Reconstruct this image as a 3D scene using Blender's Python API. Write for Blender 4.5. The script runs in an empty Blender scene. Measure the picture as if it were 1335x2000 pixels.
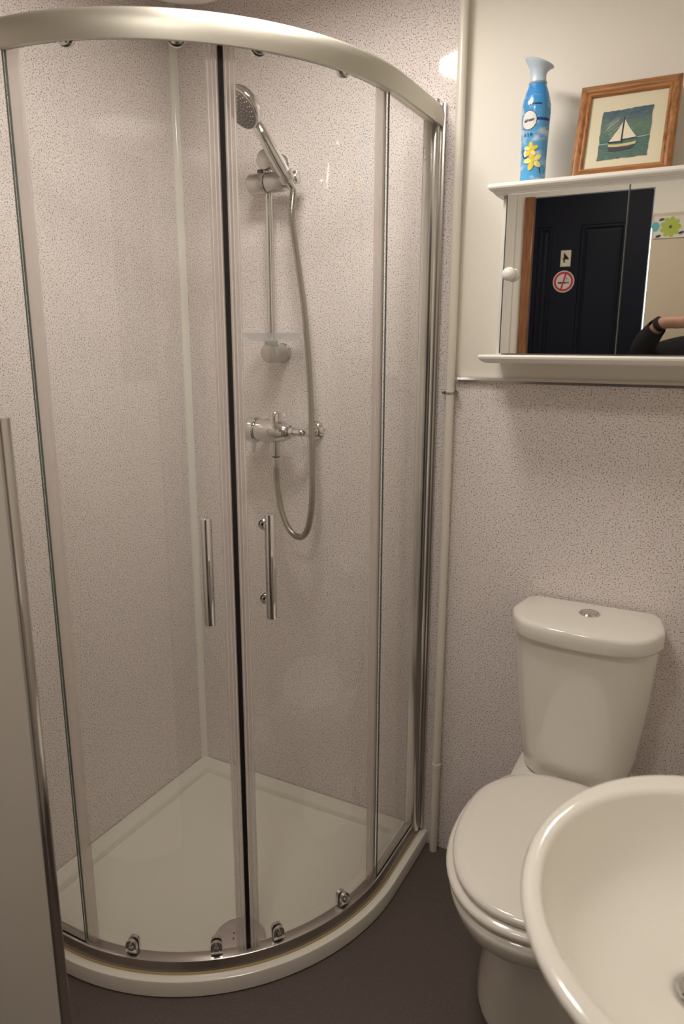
import bpy, bmesh, math, random
from mathutils import Vector, Matrix, Euler

random.seed(4)
SC = bpy.context.scene
COL = SC.collection
PI = math.pi

# ------------------------------------------------------------ camera, world, light, exposure
cam_d = bpy.data.cameras.new('camera_view')
cam = bpy.data.objects.new('camera_view', cam_d)
COL.objects.link(cam)
SC.camera = cam
CAM = Vector((1.4174, -1.7079, 1.4024))
_rx, _ry, _rz = 1.3391, -0.0029, 0.4844
cam.matrix_world = Matrix.Translation(CAM) @ (Matrix.Rotation(_rz, 4, 'Z') @ Matrix.Rotation(_ry, 4, 'Y') @ Matrix.Rotation(_rx, 4, 'X'))
cam_d.sensor_fit = 'VERTICAL'
cam_d.sensor_height = 36.0
cam_d.sensor_width = 24.03
cam_d.lens = 1405.84 / 2000 * 36
cam_d.clip_start = 0.01
cam_d.dof.use_dof = True
cam_d.dof.focus_distance = 1.9
cam_d.dof.aperture_fstop = 5.0

world = bpy.data.worlds.new('outside')
SC.world = world
world.use_nodes = True
world.node_tree.nodes['Background'].inputs[0].default_value = (0.80, 0.86, 1.0, 1)
world.node_tree.nodes['Background'].inputs[1].default_value = 3.0

SC.view_settings.view_transform = 'Standard'
SC.view_settings.look = 'None'
SC.view_settings.gamma = 1
SC.view_settings.use_curve_mapping = False
SC.view_settings.exposure = 1.12
LAMP_POS = (0.70, -0.57)
FILL_POS = (0.98, -1.42)  # unseen second light, added to fill the surfaces facing the camera
FILL_EMIT = 14.5
LAMP_EMIT = 18.0
LAMP_COL = (1.0, 0.93, 0.855)
SC.cycles.max_bounces = 14
SC.cycles.transparent_max_bounces = 24
SC.cycles.glossy_bounces = 8
SC.cycles.diffuse_bounces = 6

# ------------------------------------------------------------ room numbers
RW, RL, RH = 1.70, 2.20, 2.33       # right wall x, front wall -y, ceiling
S, RD = 0.762, 0.534                # glass line of the quadrant and its radius
AC = S - RD
ZT = 0.048                          # tray rim height

# ------------------------------------------------------------ materials
MATS = {}
def mat(name, col=(.8, .8, .8), rough=.5, metal=0., spec=.5, coat=0., emit=None, es=0., trans=0., ior=1.45):
    if name in MATS:
        return MATS[name]
    m = bpy.data.materials.new(name)
    m.use_nodes = True
    b = m.node_tree.nodes['Principled BSDF']
    b.inputs['Base Color'].default_value = (*col, 1)
    b.inputs['Roughness'].default_value = rough
    b.inputs['Metallic'].default_value = metal
    b.inputs['Specular IOR Level'].default_value = spec
    b.inputs['Coat Weight'].default_value = coat
    b.inputs['Coat Roughness'].default_value = .05
    b.inputs['Transmission Weight'].default_value = trans
    b.inputs['IOR'].default_value = ior
    if emit:
        b.inputs['Emission Color'].default_value = (*emit, 1)
        b.inputs['Emission Strength'].default_value = es
    MATS[name] = m
    return m

def nodes(m):
    nt = m.node_tree
    return nt, nt.nodes['Principled BSDF'], nt.nodes.new, nt.links.new

def geo_pos(nt):
    return nt.nodes.new('ShaderNodeNewGeometry').outputs['Position']

def obj_pos(nt):
    return nt.nodes.new('ShaderNodeTexCoord').outputs['Object']

def ramp(nt, fac, stops):
    r = nt.nodes.new('ShaderNodeValToRGB')
    els = r.color_ramp.elements
    while len(els) < len(stops):
        els.new(0.5)
    for e, (p, c) in zip(els, stops):
        e.position = p
        e.color = (*c, 1)
    nt.links.new(fac, r.inputs[0])
    return r.outputs[0]

def noise(nt, vec, scale, detail=2, rough=.5):
    n = nt.nodes.new('ShaderNodeTexNoise')
    n.inputs['Scale'].default_value = scale
    n.inputs['Detail'].default_value = detail
    n.inputs['Roughness'].default_value = rough
    nt.links.new(vec, n.inputs['Vector'])
    return n.outputs['Fac']

def mixc(nt, fac, a, b):
    n = nt.nodes.new('ShaderNodeMix')
    n.data_type = 'RGBA'
    for s, v in ((n.inputs[0], fac), (n.inputs[6], a), (n.inputs[7], b)):
        if isinstance(v, (int, float)):
            s.default_value = v
        elif isinstance(v, tuple):
            s.default_value = (*v, 1)
        else:
            nt.links.new(v, s)
    return n.outputs[2]

def bump(nt, h, strength, dist=.001):
    n = nt.nodes.new('ShaderNodeBump')
    n.inputs['Strength'].default_value = strength
    n.inputs['Distance'].default_value = dist
    nt.links.new(h, n.inputs['Height'])
    return n.outputs[0]

# speckled laminate cladding
CLAD = mat('speckled_cladding', (.7, .64, .6), .07, spec=.5)
nt, b, N, L = nodes(CLAD)
p = geo_pos(nt)
n1 = noise(nt, p, 300, 2.2, .7)
n2 = noise(nt, p, 900, 1.0, .5)
n3 = noise(nt, p, 45, 2, .5)
base = mixc(nt, n3, (.81, .735, .715), (.88, .82, .795))
c1 = mixc(nt, ramp(nt, n1, [(.37, (1, 1, 1)), (.465, (0, 0, 0))]), base, (.22, .17, .175))
c2 = mixc(nt, ramp(nt, n2, [(.62, (0, 0, 0)), (.74, (1, 1, 1))]), c1, (.92, .88, .84))
L(c2, b.inputs['Base Color'])
L(bump(nt, noise(nt, p, 25, 2), .08, .002), b.inputs['Normal'])

WHITE_PAINT = mat('cream_wall_paint', (.86, .82, .74), .55)
nt, b, N, L = nodes(WHITE_PAINT)
L(bump(nt, noise(nt, geo_pos(nt), 120, 3), .15, .001), b.inputs['Normal'])
CEIL = mat('ceiling_paint', (.88, .85, .80), .8)
TAN = mat('tan_wall_tile', (.62, .52, .38), .3)

FLOOR = mat('brown_vinyl_floor', (.10, .08, .07), .6)
nt, b, N, L = nodes(FLOOR)
p = geo_pos(nt)
c = mixc(nt, noise(nt, p, 500, 3, .7), (.075, .057, .052), (.135, .105, .095))
c = mixc(nt, ramp(nt, noise(nt, p, 260, 1), [(.62, (0, 0, 0)), (.70, (.6, .6, .6))]), c, (.20, .17, .155))
L(c, b.inputs['Base Color'])
L(bump(nt, noise(nt, p, 420, 2), .4, .001), b.inputs['Normal'])

TRAY = mat('white_tray_acrylic', (.82, .79, .71), .22, coat=.3)
CERAMIC = mat('white_ceramic', (.85, .82, .75), .12, coat=.6)
SEATPL = mat('white_seat_plastic', (.86, .82, .75), .16, coat=.3)
WPLASTIC = mat('white_gloss_plastic', (.86, .83, .77), .25)
WGLOSS = mat('white_painted_wood', (.87, .84, .78), .35)
CHROME = mat('chrome', (.70, .69, .68), .06, metal=1)
CHROME_S = mat('satin_chrome', (.56, .54, .51), .26, metal=1)
ALU = mat('satin_aluminium', (.58, .56, .49), .48, metal=1)
nt, b, N, L = nodes(ALU)
ALU_D = mat('polished_aluminium', (.80, .79, .77), .16, metal=1)
STEEL = mat('pressed_steel_cover', (.66, .61, .60), .32, metal=1)
DGREY = mat('dark_grey_rubber', (.06, .055, .05), .45)
BLACKP = mat('black_magnet_strip', (.012, .011, .011), .3)
SPRAYF = mat('grey_spray_face', (.17, .15, .14), .4)
NOZZ = mat('pale_nozzle_rubber', (.45, .42, .40), .5)
GREYPL = mat('grey_clear_plastic', (.42, .42, .40), .2)
PIPEM = mat('cream_painted_pipe', (.74, .70, .61), .3)
MIRROR = mat('mirror_glass', (.88, .89, .87), .004, metal=1)
MIREDGE = mat('mirror_edge', (.45, .47, .45), .15, metal=.7)
SEAMD = mat('dark_gap', (.03, .028, .025), .5)
NAVY = mat('navy_door_paint', (.004, .005, .011), .5, spec=.2)
SKIN = mat('skin', (.55, .30, .20), .5)
nt, b, N, L = nodes(SKIN)
L(mixc(nt, noise(nt, obj_pos(nt), 60, 3), (.36, .19, .13), (.46, .26, .19)), b.inputs['Base Color'])
BLACKC = mat('black_knit_cloth', (.012, .012, .013), .9)
NAVYC = mat('dark_denim', (.025, .035, .06), .9)
SHOE = mat('black_leather', (.015, .014, .013), .4)
HAIR = mat('brown_hair', (.07, .04, .022), .6)
nt, b, N, L = nodes(HAIR)
L(bump(nt, noise(nt, obj_pos(nt), 150, 3), .6, .004), b.inputs['Normal'])
EYEW = mat('eye_white', (.8, .78, .74), .2)
LIP = mat('lip', (.45, .18, .15), .5)
CAMB = mat('black_camera_body', (.02, .02, .02), .45)
FILLM = mat('fill_lamp_diffuser', (.9, .88, .84), .4, emit=LAMP_COL, es=FILL_EMIT)  # glowing face of the added fill light
GLOWM = mat('lamp_diffuser', (.9, .88, .84), .4, emit=LAMP_COL, es=LAMP_EMIT)

# wood
def wood(name, a, c_, axis, rough=.35):
    m = mat(name, a, rough, coat=.25)
    nt, b, N, L = nodes(m)
    mp = N('ShaderNodeMapping')
    L(obj_pos(nt), mp.inputs['Vector'])
    sc = [55, 55, 55]
    sc[axis] = 3.0
    mp.inputs['Scale'].default_value = sc
    f = noise(nt, mp.outputs[0], 3.0, 5, .6)
    L(ramp(nt, f, [(.35, a), (.62, c_)]), b.inputs['Base Color'])
    L(bump(nt, f, .15, .001), b.inputs['Normal'])
    return m
WOODV = wood('honey_pine_vertical', (.22, .085, .025), (.46, .205, .07), 2)
WOODH = wood('honey_pine_horizontal', (.22, .085, .025), (.46, .205, .07), 0)
WOODJ = wood('brown_door_jamb_wood', (.17, .065, .022), (.36, .15, .055), 2)

def glassmat(name, tint, refl_boost=1.0, haze=0.0, hcol=(.8, .78, .74)):
    m = bpy.data.materials.new(name)
    m.use_nodes = True
    nt = m.node_tree
    nt.nodes.clear()
    N, L = nt.nodes.new, nt.links.new
    out = N('ShaderNodeOutputMaterial')
    tr = N('ShaderNodeBsdfTransparent')
    tr.inputs[0].default_value = (*tint, 1)
    gl = N('ShaderNodeBsdfGlossy')
    gl.inputs['Roughness'].default_value = 0.0
    gl.inputs['Color'].default_value = (refl_boost, refl_boost, refl_boost, 1)
    # Schlick reflectance, the same on both faces of the thin sheet
    ge = N('ShaderNodeNewGeometry')
    dp = N('ShaderNodeVectorMath'); dp.operation = 'DOT_PRODUCT'
    L(ge.outputs['Incoming'], dp.inputs[0]); L(ge.outputs['Normal'], dp.inputs[1])
    def mth(op, a, b_=None):
        n = N('ShaderNodeMath'); n.operation = op
        for i, v in enumerate((a, b_)):
            if v is None: continue
            if isinstance(v, (int, float)): n.inputs[i].default_value = v
            else: L(v, n.inputs[i])
        return n.outputs[0]
    q = mth('POWER', mth('SUBTRACT', 1.0, mth('ABSOLUTE', dp.outputs['Value'])), 5.0)
    fr = mth('ADD', mth('MULTIPLY', q, .965), .035)
    mx = N('ShaderNodeMixShader')
    L(fr, mx.inputs[0]); L(tr.outputs[0], mx.inputs[1]); L(gl.outputs[0], mx.inputs[2])
    last = mx.outputs[0]
    if haze > 0:
        df = N('ShaderNodeBsdfDiffuse'); df.inputs[0].default_value = (*hcol, 1)
        tl = N('ShaderNodeBsdfTranslucent'); tl.inputs[0].default_value = (*hcol, 1)
        ad = N('ShaderNodeMixShader'); ad.inputs[0].default_value = .5
        L(df.outputs[0], ad.inputs[1]); L(tl.outputs[0], ad.inputs[2])
        m2 = N('ShaderNodeMixShader'); m2.inputs[0].default_value = haze
        L(last, m2.inputs[1]); L(ad.outputs[0], m2.inputs[2])
        last = m2.outputs[0]
    L(last, out.inputs[0])
    MATS[name] = m
    return m
GLASS = glassmat('clear_glass', (.985, .99, .982), .9)
SEAL = glassmat('milky_seal_plastic', (.97, .95, .94), 1.0, .30, (.92, .87, .85))
SEALC = mat('cream_corner_plastic', (.87, .84, .78), .12)
DISHP = glassmat('clear_dish_plastic', (.93, .93, .93), 1.0, .22, (.85, .85, .88))
GEDGE = mat('green_glass_edge', (.10, .14, .12), .1, spec=.6)

# ------------------------------------------------------------ object helpers
def tag(o, label=None, cat=None, group=None, kind=None):
    if label: o['label'] = label
    if cat: o['category'] = cat
    if group: o['group'] = group
    if kind: o['kind'] = kind
    return o

def thing(name, label, cat, loc=(0, 0, 0), rotz=0, group=None):
    o = bpy.data.objects.new(name, None)
    o.empty_display_size = .05
    COL.objects.link(o)
    o.location = loc
    o.rotation_euler = (0, 0, rotz)
    return tag(o, label, cat, group)

def world_inv(o):
    m = Matrix.Identity(4)
    chain = []
    while o:
        chain.append(o); o = o.parent
    for q in reversed(chain):
        m = m @ (Matrix.Translation(q.location) @ q.rotation_euler.to_matrix().to_4x4())
    return m.inverted()

def obj(name, bm, mats, parent=None, smooth=None, label=None, cat=None, kind=None, world=True, bevel=0, seg=2):
    """link bm as ONE object; coordinates in bm are world ones when world=True"""
    me = bpy.data.meshes.new(name)
    bmesh.ops.recalc_face_normals(bm, faces=bm.faces[:])
    if parent is not None and world:
        bm.transform(world_inv(parent))
    bm.to_mesh(me)
    bm.free()
    if not isinstance(mats, (list, tuple)):
        mats = [mats]
    for m in mats:
        me.materials.append(m)
    o = bpy.data.objects.new(name, me)
    COL.objects.link(o)
    o.parent = parent
    if smooth is not None:
        me.polygons.foreach_set('use_smooth', [True] * len(me.polygons))
        if smooth < 180:
            me.set_sharp_from_angle(angle=math.radians(smooth))
    if bevel:
        md = o.modifiers.new('bevel', 'BEVEL')
        md.width = bevel; md.segments = seg; md.limit_method = 'ANGLE'
        md.angle_limit = math.radians(35)
        md.harden_normals = False
        me.polygons.foreach_set('use_smooth', [True] * len(me.polygons))
        me.set_sharp_from_angle(angle=math.radians(50))
    if label: o['label'] = label
    if cat: o['category'] = cat
    if kind: o['kind'] = kind
    return o

def BM():
    return bmesh.new()

def box(bm, x0, x1, y0, y1, z0, z1, mi=0):
    vs = [bm.verts.new((x, y, z)) for x in (x0, x1) for y in (y0, y1) for z in (z0, z1)]
    for f in ((0, 1, 3, 2), (4, 6, 7, 5), (0, 4, 5, 1), (2, 3, 7, 6), (0, 2, 6, 4), (1, 5, 7, 3)):
        fc = bm.faces.new([vs[i] for i in f])
        fc.material_index = mi
    return bm

def loft(bm, secs, cap=True, closed=True, mi=0):
    rows = [[bm.verts.new(p) for p in s] for s in secs]
    n = len(rows[0])
    for a, c in zip(rows, rows[1:]):
        for i in range(n if closed else n - 1):
            j = (i + 1) % n
            f = bm.faces.new((a[i], a[j], c[j], c[i])); f.material_index = mi
    if cap:
        for r in (rows[0], rows[-1]):
            f = bm.faces.new(r); f.material_index = mi
    return rows

def frame_of(d):
    d = Vector(d).normalized()
    u = d.orthogonal().normalized()
    return u, d.cross(u).normalized(), d

def lathe(bm, prof, origin=(0, 0, 0), axis=(0, 0, 1), n=32, mi=0, cap=True, sx=1.0, sy=1.0, u=None):
    o = Vector(origin)
    U, V, W = frame_of(axis)
    if u is not None:
        U = Vector(u).normalized(); V = W.cross(U).normalized()
    secs = []
    for r, h in prof:
        secs.append([o + W * h + U * (r * sx * math.cos(2 * PI * i / n)) + V * (r * sy * math.sin(2 * PI * i / n)) for i in range(n)])
    return loft(bm, secs, cap=cap, mi=mi)

def cyl(bm, a, c, r, n=24, mi=0, r2=None):
    a, c = Vector(a), Vector(c)
    d = c - a
    return lathe(bm, [(r, 0), (r if r2 is None else r2, d.length)], a, d, n, mi)

def rcyl(bm, a, c, r, ch=.0015, n=32, mi=0):
    """cylinder with chamfered ends"""
    a, c = Vector(a), Vector(c)
    d = c - a; l = d.length
    return lathe(bm, [(r - ch, 0), (r - ch * .3, ch * .3), (r, ch), (r, l - ch), (r - ch * .3, l - ch * .3), (r - ch, l)], a, d, n, mi)

def crom(pts, k=10):
    P = [Vector(p) for p in pts]
    P = [P[0] * 2 - P[1]] + P + [P[-1] * 2 - P[-2]]
    out = []
    for i in range(1, len(P) - 2):
        for j in range(k):
            t = j / k
            a, b_, c, d = P[i - 1], P[i], P[i + 1], P[i + 2]
            out.append(.5 * ((2 * b_) + (c - a) * t + (2 * a - 5 * b_ + 4 * c - d) * t * t + (3 * b_ - a - 3 * c + d) * t ** 3))
    out.append(P[-2])
    return out

def tube(bm, pts, rad, n=16, mi=0):
    """rad: number or function(t in 0..1, index)"""
    P = [Vector(p) for p in pts]
    t0 = (P[1] - P[0]).normalized()
    u = t0.orthogonal().normalized()
    secs = []
    for i, p in enumerate(P):
        t = (P[min(i + 1, len(P) - 1)] - P[max(i - 1, 0)]).normalized()
        u = (u - t * u.dot(t)).normalized()
        v = t.cross(u)
        r = rad(i / (len(P) - 1), i) if callable(rad) else rad
        secs.append([p + u * (r * math.cos(2 * PI * k / n)) + v * (r * math.sin(2 * PI * k / n)) for k in range(n)])
    return loft(bm, secs, mi=mi)

def qpath(d=0., n=48, a0=0., a1=90., straight0=True, straight1=True, off=0.0):
    """plan points along the quadrant at outward offset d; a in degrees from the x-wall end"""
    pts = []
    R = RD + d
    if straight0:
        pts.append((S + d, -off))
        if AC > off: pts.append((S + d, -AC * .5))
    for i in range(n + 1):
        t = math.radians(a0 + (a1 - a0) * i / n)
        pts.append((AC + R * math.cos(t), -(AC + R * math.sin(t))))
    if straight1:
        pts.append((AC * .5, -(S + d)))
        pts.append((off, -(S + d)))
    return pts

def qsweep(bm, prof, n=48, mi=0, **kw):
    """closed profile [(outward d, z)] swept along the quadrant"""
    paths = [qpath(d, n, **kw) for d, z in prof]
    secs = [[Vector((paths[k][i][0], paths[k][i][1], prof[k][1])) for k in range(len(prof))] for i in range(len(paths[0]))]
    return loft(bm, secs, mi=mi)

def arcpt(deg, d, z):
    t = math.radians(deg)
    R = RD + d
    return Vector((AC + R * math.cos(t), -(AC + R * math.sin(t)), z))

def superell(cx, cy, a, b_, z, n=48, e=2.0, e2=None):
    out = []
    for i in range(n):
        t = 2 * PI * i / n
        c, s_ = math.cos(t), math.sin(t)
        ee = e if (e2 is None or s_ >= 0) else e2
        out.append(Vector((cx + a * math.copysign(abs(c) ** (2 / ee), c), cy + b_ * math.copysign(abs(s_) ** (2 / ee), s_), z)))
    return out

def text_mesh(s, size, spacing=1.0, shear=0.0, extrude=0.0, offset=0.0, align='CENTER'):
    cu = bpy.data.curves.new('txt', 'FONT')
    cu.body = s; cu.size = size; cu.align_x = align; cu.align_y = 'CENTER'
    cu.space_character = spacing; cu.shear = shear; cu.offset = offset; cu.extrude = extrude
    cu.resolution_u = 3
    o = bpy.data.objects.new('txt', cu)
    COL.objects.link(o)
    bpy.context.view_layer.update()
    dg = bpy.context.evaluated_depsgraph_get()
    me = bpy.data.meshes.new_from_object(o.evaluated_get(dg))
    bm = BM(); bm.from_mesh(me)
    bpy.data.objects.remove(o); bpy.data.curves.remove(cu); bpy.data.meshes.remove(me)
    return bm

def poly(bm, pts, mi=0):
    f = bm.faces.new([bm.verts.new(p) for p in pts]); f.material_index = mi
    return f

# ============================================================ THE SETTING
def struct(name, bm, m, **k):
    return obj(name, bm, m, kind='structure', **k)

struct('floor', box(BM(), -.1, RW + .1, -RL - .25, .12, -.06, 0), FLOOR)
struct('ceiling', box(BM(), -.1, RW + .1, -RL - .06, .12, RH, RH + .06), CEIL)
struct('wall_left', box(BM(), -.1, 0, -RL - .06, .12, 0, RH), CLAD)
struct('wall_right', box(BM(), RW, RW + .1, -RL - .06, .12, 0, RH), WHITE_PAINT)
TZ = 1.315                      # top of the half-height cladding
bm = BM()
box(bm, 0, .828, 0, .1, 0, RH, 0)
box(bm, .828, RW, 0, .1, 0, TZ, 0)
box(bm, .828, RW, .005, .1, TZ, RH, 1)
struct('wall_back', bm, [CLAD, WHITE_PAINT])
# front wall behind the camera: wall pieces around the door, with a thin open gap at the latch side
DX0, DX1, DZ = .535, 1.050, 2.06
bm = BM()
box(bm, 0, DX0 - .045, -RL - .06, -RL, 0, RH, 0)
box(bm, DX0 - .045, RW, -RL - .06, -RL, DZ + .004, RH, 0)
box(bm, DX1 + .003, RW, -RL - .06, -RL, 1.955, DZ + .004, 0)
box(bm, DX1 + .003, RW, -RL - .06, -RL, 0, 1.955, 1)
box(bm, DX1 - .002, DX1 + .003, -RL - .06, -RL - .02, 1.90, DZ + .004, 0)
struct('wall_front', bm, [WHITE_PAINT, TAN])
# brown jamb at the hinge side
struct('trim_1', box(BM(), DX0 - .045, DX0, -RL - .05, -RL + .022, 0, DZ + .004), WOODJ, bevel=.003)
# white casing further left
struct('trim_2', box(BM(), .33, .452, -RL, -RL + .03, 0, RH), WHITE_PAINT, bevel=.004)
# metal strip capping the half-height cladding
bm = BM()
secs = []
for x in (.834, RW):
    secs.append([Vector((x, y, z)) for y, z in ((.004, TZ - .006), (-.010, TZ - .006), (-.012, TZ), (-.010, TZ + .006), (.004, TZ + .008))])
loft(bm, secs)
struct('trim_3', bm, ALU_D)
# translucent strip in the shower corner
bm = BM()
prof = [(0, 0), (.016, 0), (.016, -.003), (.009, -.005), (.005, -.009), (.003, -.016), (0, -.016)]
loft(bm, [[Vector((x, y, z)) for x, y in prof] for z in (ZT, RH)])
struct('trim_4', bm, SEALC, smooth=40)

# patterned tile border on the wall beside the door
bm = BM()
by = -RL + .006
box(bm, DX1 + .012, RW, -RL, by, 1.850, 1.940, 0)
def flower(bm, cx, cz, r, y, n, mi, mc, sgn=1, inner=.45, rot=0.):
    pts = []
    for i in range(n * 8):
        t = 2 * PI * i / (n * 8)
        rr = r * (inner + (1 - inner) * abs(math.cos(n * t / 2 + rot)) ** .6)
        pts.append((cx + rr * math.cos(t), y, cz + rr * math.sin(t)))
    c = bm.verts.new((cx, y, cz))
    vs = [bm.verts.new(p_) for p_ in pts]
    for i in range(len(vs)):
        f = bm.faces.new((c, vs[i], vs[(i + 1) % len(vs)])); f.material_index = mi
    poly(bm, [(cx + r * .16 * math.cos(2 * PI * i / 12), y + .0006, cz + r * .16 * math.sin(2 * PI * i / 12)) for i in range(12)], mc)
zc = 1.895
for k, cx in enumerate((1.128, 1.262, 1.396, 1.530, 1.664)):
    if k % 2 == 0:
        flower(bm, cx, zc, .043, by + .001, 9, 1, 4, inner=.72)
        for dx, dz in ((-.038, .032), (.045, -.026), (-.046, -.036)):
            poly(bm, [(cx + dx + .011 * math.cos(t) + .004 * math.sin(t), by + .0012, zc + dz + .006 * math.sin(t)) for t in [2 * PI * i / 10 for i in range(10)]], 3)
    else:
        flower(bm, cx, zc + .01, .040, by + .001, 7, 2, 3, inner=.75)
    poly(bm, [(cx - .060 + .016 * math.cos(t), by + .0008, zc + .004 + .020 * math.sin(t)) for t in [2 * PI * i / 14 for i in range(14)]], 2)
struct('trim_5', bm, [mat('white_border_tile', (.74, .70, .62), .25), mat('lime_petal', (.42, .50, .06), .3),
                      mat('turquoise_petal', (.10, .42, .50), .3), mat('dark_leaf', (.03, .03, .035), .3), mat('brown_centre', (.10, .08, .03), .3)])

# navy door, closed, with four raised panels
bm = BM()
dy = -RL - .004
box(bm, DX0 + .002, DX1 - .004, dy - .04, dy, .006, DZ)
def raised(bm, x0, x1, z0, z1, y):
    prof = [(0, 0), (.006, .005), (.014, .005), (.022, 0.0), (.034, .003)]
    secs = [[Vector((x0 + i, y + h, z0 + i)), Vector((x1 - i, y + h, z0 + i)), Vector((x1 - i, y + h, z1 - i)), Vector((x0 + i, y + h, z1 - i))] for i, h in prof]
    loft(bm, secs, cap=False)
    poly(bm, secs[-1])
for x0, x1 in ((DX0 + .022, DX0 + .090), (DX0 + .215, DX1 - .10)):
    raised(bm, x0, x1, 1.12, 1.93, dy)
    raised(bm, x0, x1, .20, .95, dy)
door = struct('door_1', bm, NAVY)
bm = BM()
cyl(bm, (DX1 - .05, dy - .002, 1.02), (DX1 - .05, dy + .012, 1.02), .024)
tube(bm, crom([(DX1 - .05, dy + .01, 1.02), (DX1 - .05, dy + .042, 1.02), (DX1 - .06, dy + .050, 1.02), (DX1 - .16, dy + .048, 1.02)], 6), .009)
obj('door_handle', bm, CHROME_S, door, smooth=40)

# number plate and no smoking sign on the door (read from inside the room: +x runs to the reader's left)
def facing_room(bm, x, y, z):
    """text made in XY plane -> on a wall facing +y"""
    for v in bm.verts:
        u, w, e = v.co.x, v.co.y, v.co.z
        v.co = Vector((x - u, y + e, z + w))
    return bm
pl = thing('number_plate', 'small cream plate with a black 4 on the navy door, above the no smoking sign', 'sign', (.690, dy, 1.786))
obj('plate', box(BM(), .667, .713, dy, dy + .002, 1.750, 1.822), mat('cream_plate', (.55, .52, .38), .4), pl)
obj('numeral', facing_room(text_mesh('4', .062, offset=.0003, extrude=.0002), .690, dy + .0024, 1.786), mat('black_print', (.01, .01, .01), .5), pl)
ns = thing('no_smoking_sign', 'round red and white no smoking sign on the navy door', 'sign', (.687, dy, 1.683))
sx, sz = .687, 1.683
obj('disc', lathe_bm := (lambda bm: (lathe(bm, [(.049, 0), (.049, .0015)], (sx, dy, sz), (0, 1, 0), 48), bm)[1])(BM()), mat('white_sticker', (.62, .55, .52), .4), ns)
bm = BM()
ro, ri = .0445, .0345
n = 48
for i in range(n):
    a, c = 2 * PI * i / n, 2 * PI * (i + 1) / n
    poly(bm, [(sx + r * math.cos(t), dy + .002, sz + r * math.sin(t)) for r, t in ((ri, a), (ro, a), (ro, c), (ri, c))])
d_ = Vector((math.cos(math.radians(75)), 0, math.sin(math.radians(75)))); q_ = Vector((-d_.z, 0, d_.x))
poly(bm, [Vector((sx, dy + .0028, sz)) + d_ * (s1 * .036) + q_ * (s2 * .0042) for s1, s2 in ((-1, -1), (1, -1), (1, 1), (-1, 1))])
obj('red_ring', bm, mat('sign_red', (.42, .02, .03), .4), ns)
bm = BM()
def rrect(bm, x0, x1, z0, z1, y):
    poly(bm, [(sx + x0, y, sz + z0), (sx + x1, y, sz + z0), (sx + x1, y, sz + z1), (sx + x0, y, sz + z1)])
rrect(bm, -.026, .014, -.009, -.002, dy + .0022); rrect(bm, .016, .020, -.009, -.002, dy + .0022); rrect(bm, .022, .026, -.009, -.002, dy + .0022)
for ox in (0, .007):
    pts = [Vector((sx + (.012 + ox + .004 * math.sin(t * 5)), dy + .0022, sz + .002 + t * .018)) for t in [i / 8 for i in range(9)]]
    for a, c in zip(pts, pts[1:]):
        poly(bm, [a, a + Vector((-.002, 0, 0)), c + Vector((-.002, 0, 0)), c])
obj('cigarette', bm, mat('black_print'), ns)

# ============================================================ CEILING LIGHT, ADDED FILL LIGHT AND EXTRACTOR
lx, ly = LAMP_POS
for (lx, ly), dp_, gm, lab in ((LAMP_POS, .135, GLOWM, 'round drum ceiling light with a flat glowing face above the shower'), (FILL_POS, .035, FILLM, 'added fill light, a thin round glowing fitting on the ceiling between shower and door')):  # second entry is the added fill light, position assumed
    cl = thing('ceiling_light', lab, 'light', (lx, ly, RH), group='round ceiling lights')
    bm = BM(); lathe(bm, [(.130, 0), (.150, -.004), (.152, -dp_ + .006), (.149, -dp_), (.143, -dp_), (.141, -dp_ + .006), (.002, -dp_ + .006)], (lx, ly, RH), n=64)
    obj('drum_housing', bm, WPLASTIC, cl, smooth=40)
    bm = BM(); lathe(bm, [(.139, -dp_ + .005), (.139, -dp_ + .002), (.136, -dp_ + .0005), (.002, -dp_)], (lx, ly, RH), n=64)
    obj('diffuser', bm, gm, cl, smooth=40)
ef = thing('extractor_fan', 'round white fan unit on the ceiling in the shower corner', 'fan', (.22, -.23, RH))
bm = BM(); lathe(bm, [(.115, 0), (.118, -.05), (.130, -.10), (.132, -.118), (.126, -.128), (.112, -.131)], (.22, -.23, RH), n=64)
obj('housing', bm, WPLASTIC, ef, smooth=50)
bm = BM(); lathe(bm, [(.096, -.128), (.094, -.137), (.080, -.141), (.002, -.142)], (.22, -.23, RH), n=48)
obj('centre_disc', bm, WPLASTIC, ef, smooth=50)

# ============================================================ SHOWER TRAY
tray = thing('shower_tray', 'white quadrant shower tray on the brown floor in the corner', 'shower tray', (.40, -.40, 0))
TD = .038
def quad_ring(inset_wall, d, z, n=40):
    """closed outline: wall corner + quadrant front"""
    i = inset_wall
    pts = [Vector((i, -i, z))]
    pts.append(Vector((.5 * (S + d), -i, z)))
    pts.append(Vector((S + d, -i, z)))
    pts.append(Vector((S + d, -AC * .6 - i * .4, z)))
    for k in range(n + 1):
        t = math.radians(90 * k / n)
        R = RD + d
        pts.append(Vector((AC + R * math.cos(t), -(AC + R * math.sin(t)), z)))
    pts.append(Vector((AC * .6 + i * .4, -(S + d), z)))
    pts.append(Vector((i, -(S + d), z)))
    pts.append(Vector((i, -.5 * (S + d), z)))
    return pts
bm = BM()
secs = [quad_ring(.001, TD - .004, 0), quad_ring(.001, TD, .004), quad_ring(.001, TD, .036), quad_ring(.001, TD - .0015, .041), quad_ring(.001, TD - .006, .0430),
        quad_ring(.001, .020, .0425), quad_ring(.001, .018, .0412), quad_ring(.001, -.009, .0412), quad_ring(.002, -.0095, ZT), quad_ring(.050, -.040, ZT), quad_ring(.0525, -.0425, ZT - .003),
        quad_ring(.056, -.046, ZT - .016), quad_ring(.060, -.050, ZT - .019), quad_ring(.12, -.11, ZT - .0205)]
loft(bm, secs)
obj('tray_body', bm, TRAY, tray, smooth=35)
bm = BM()
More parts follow.
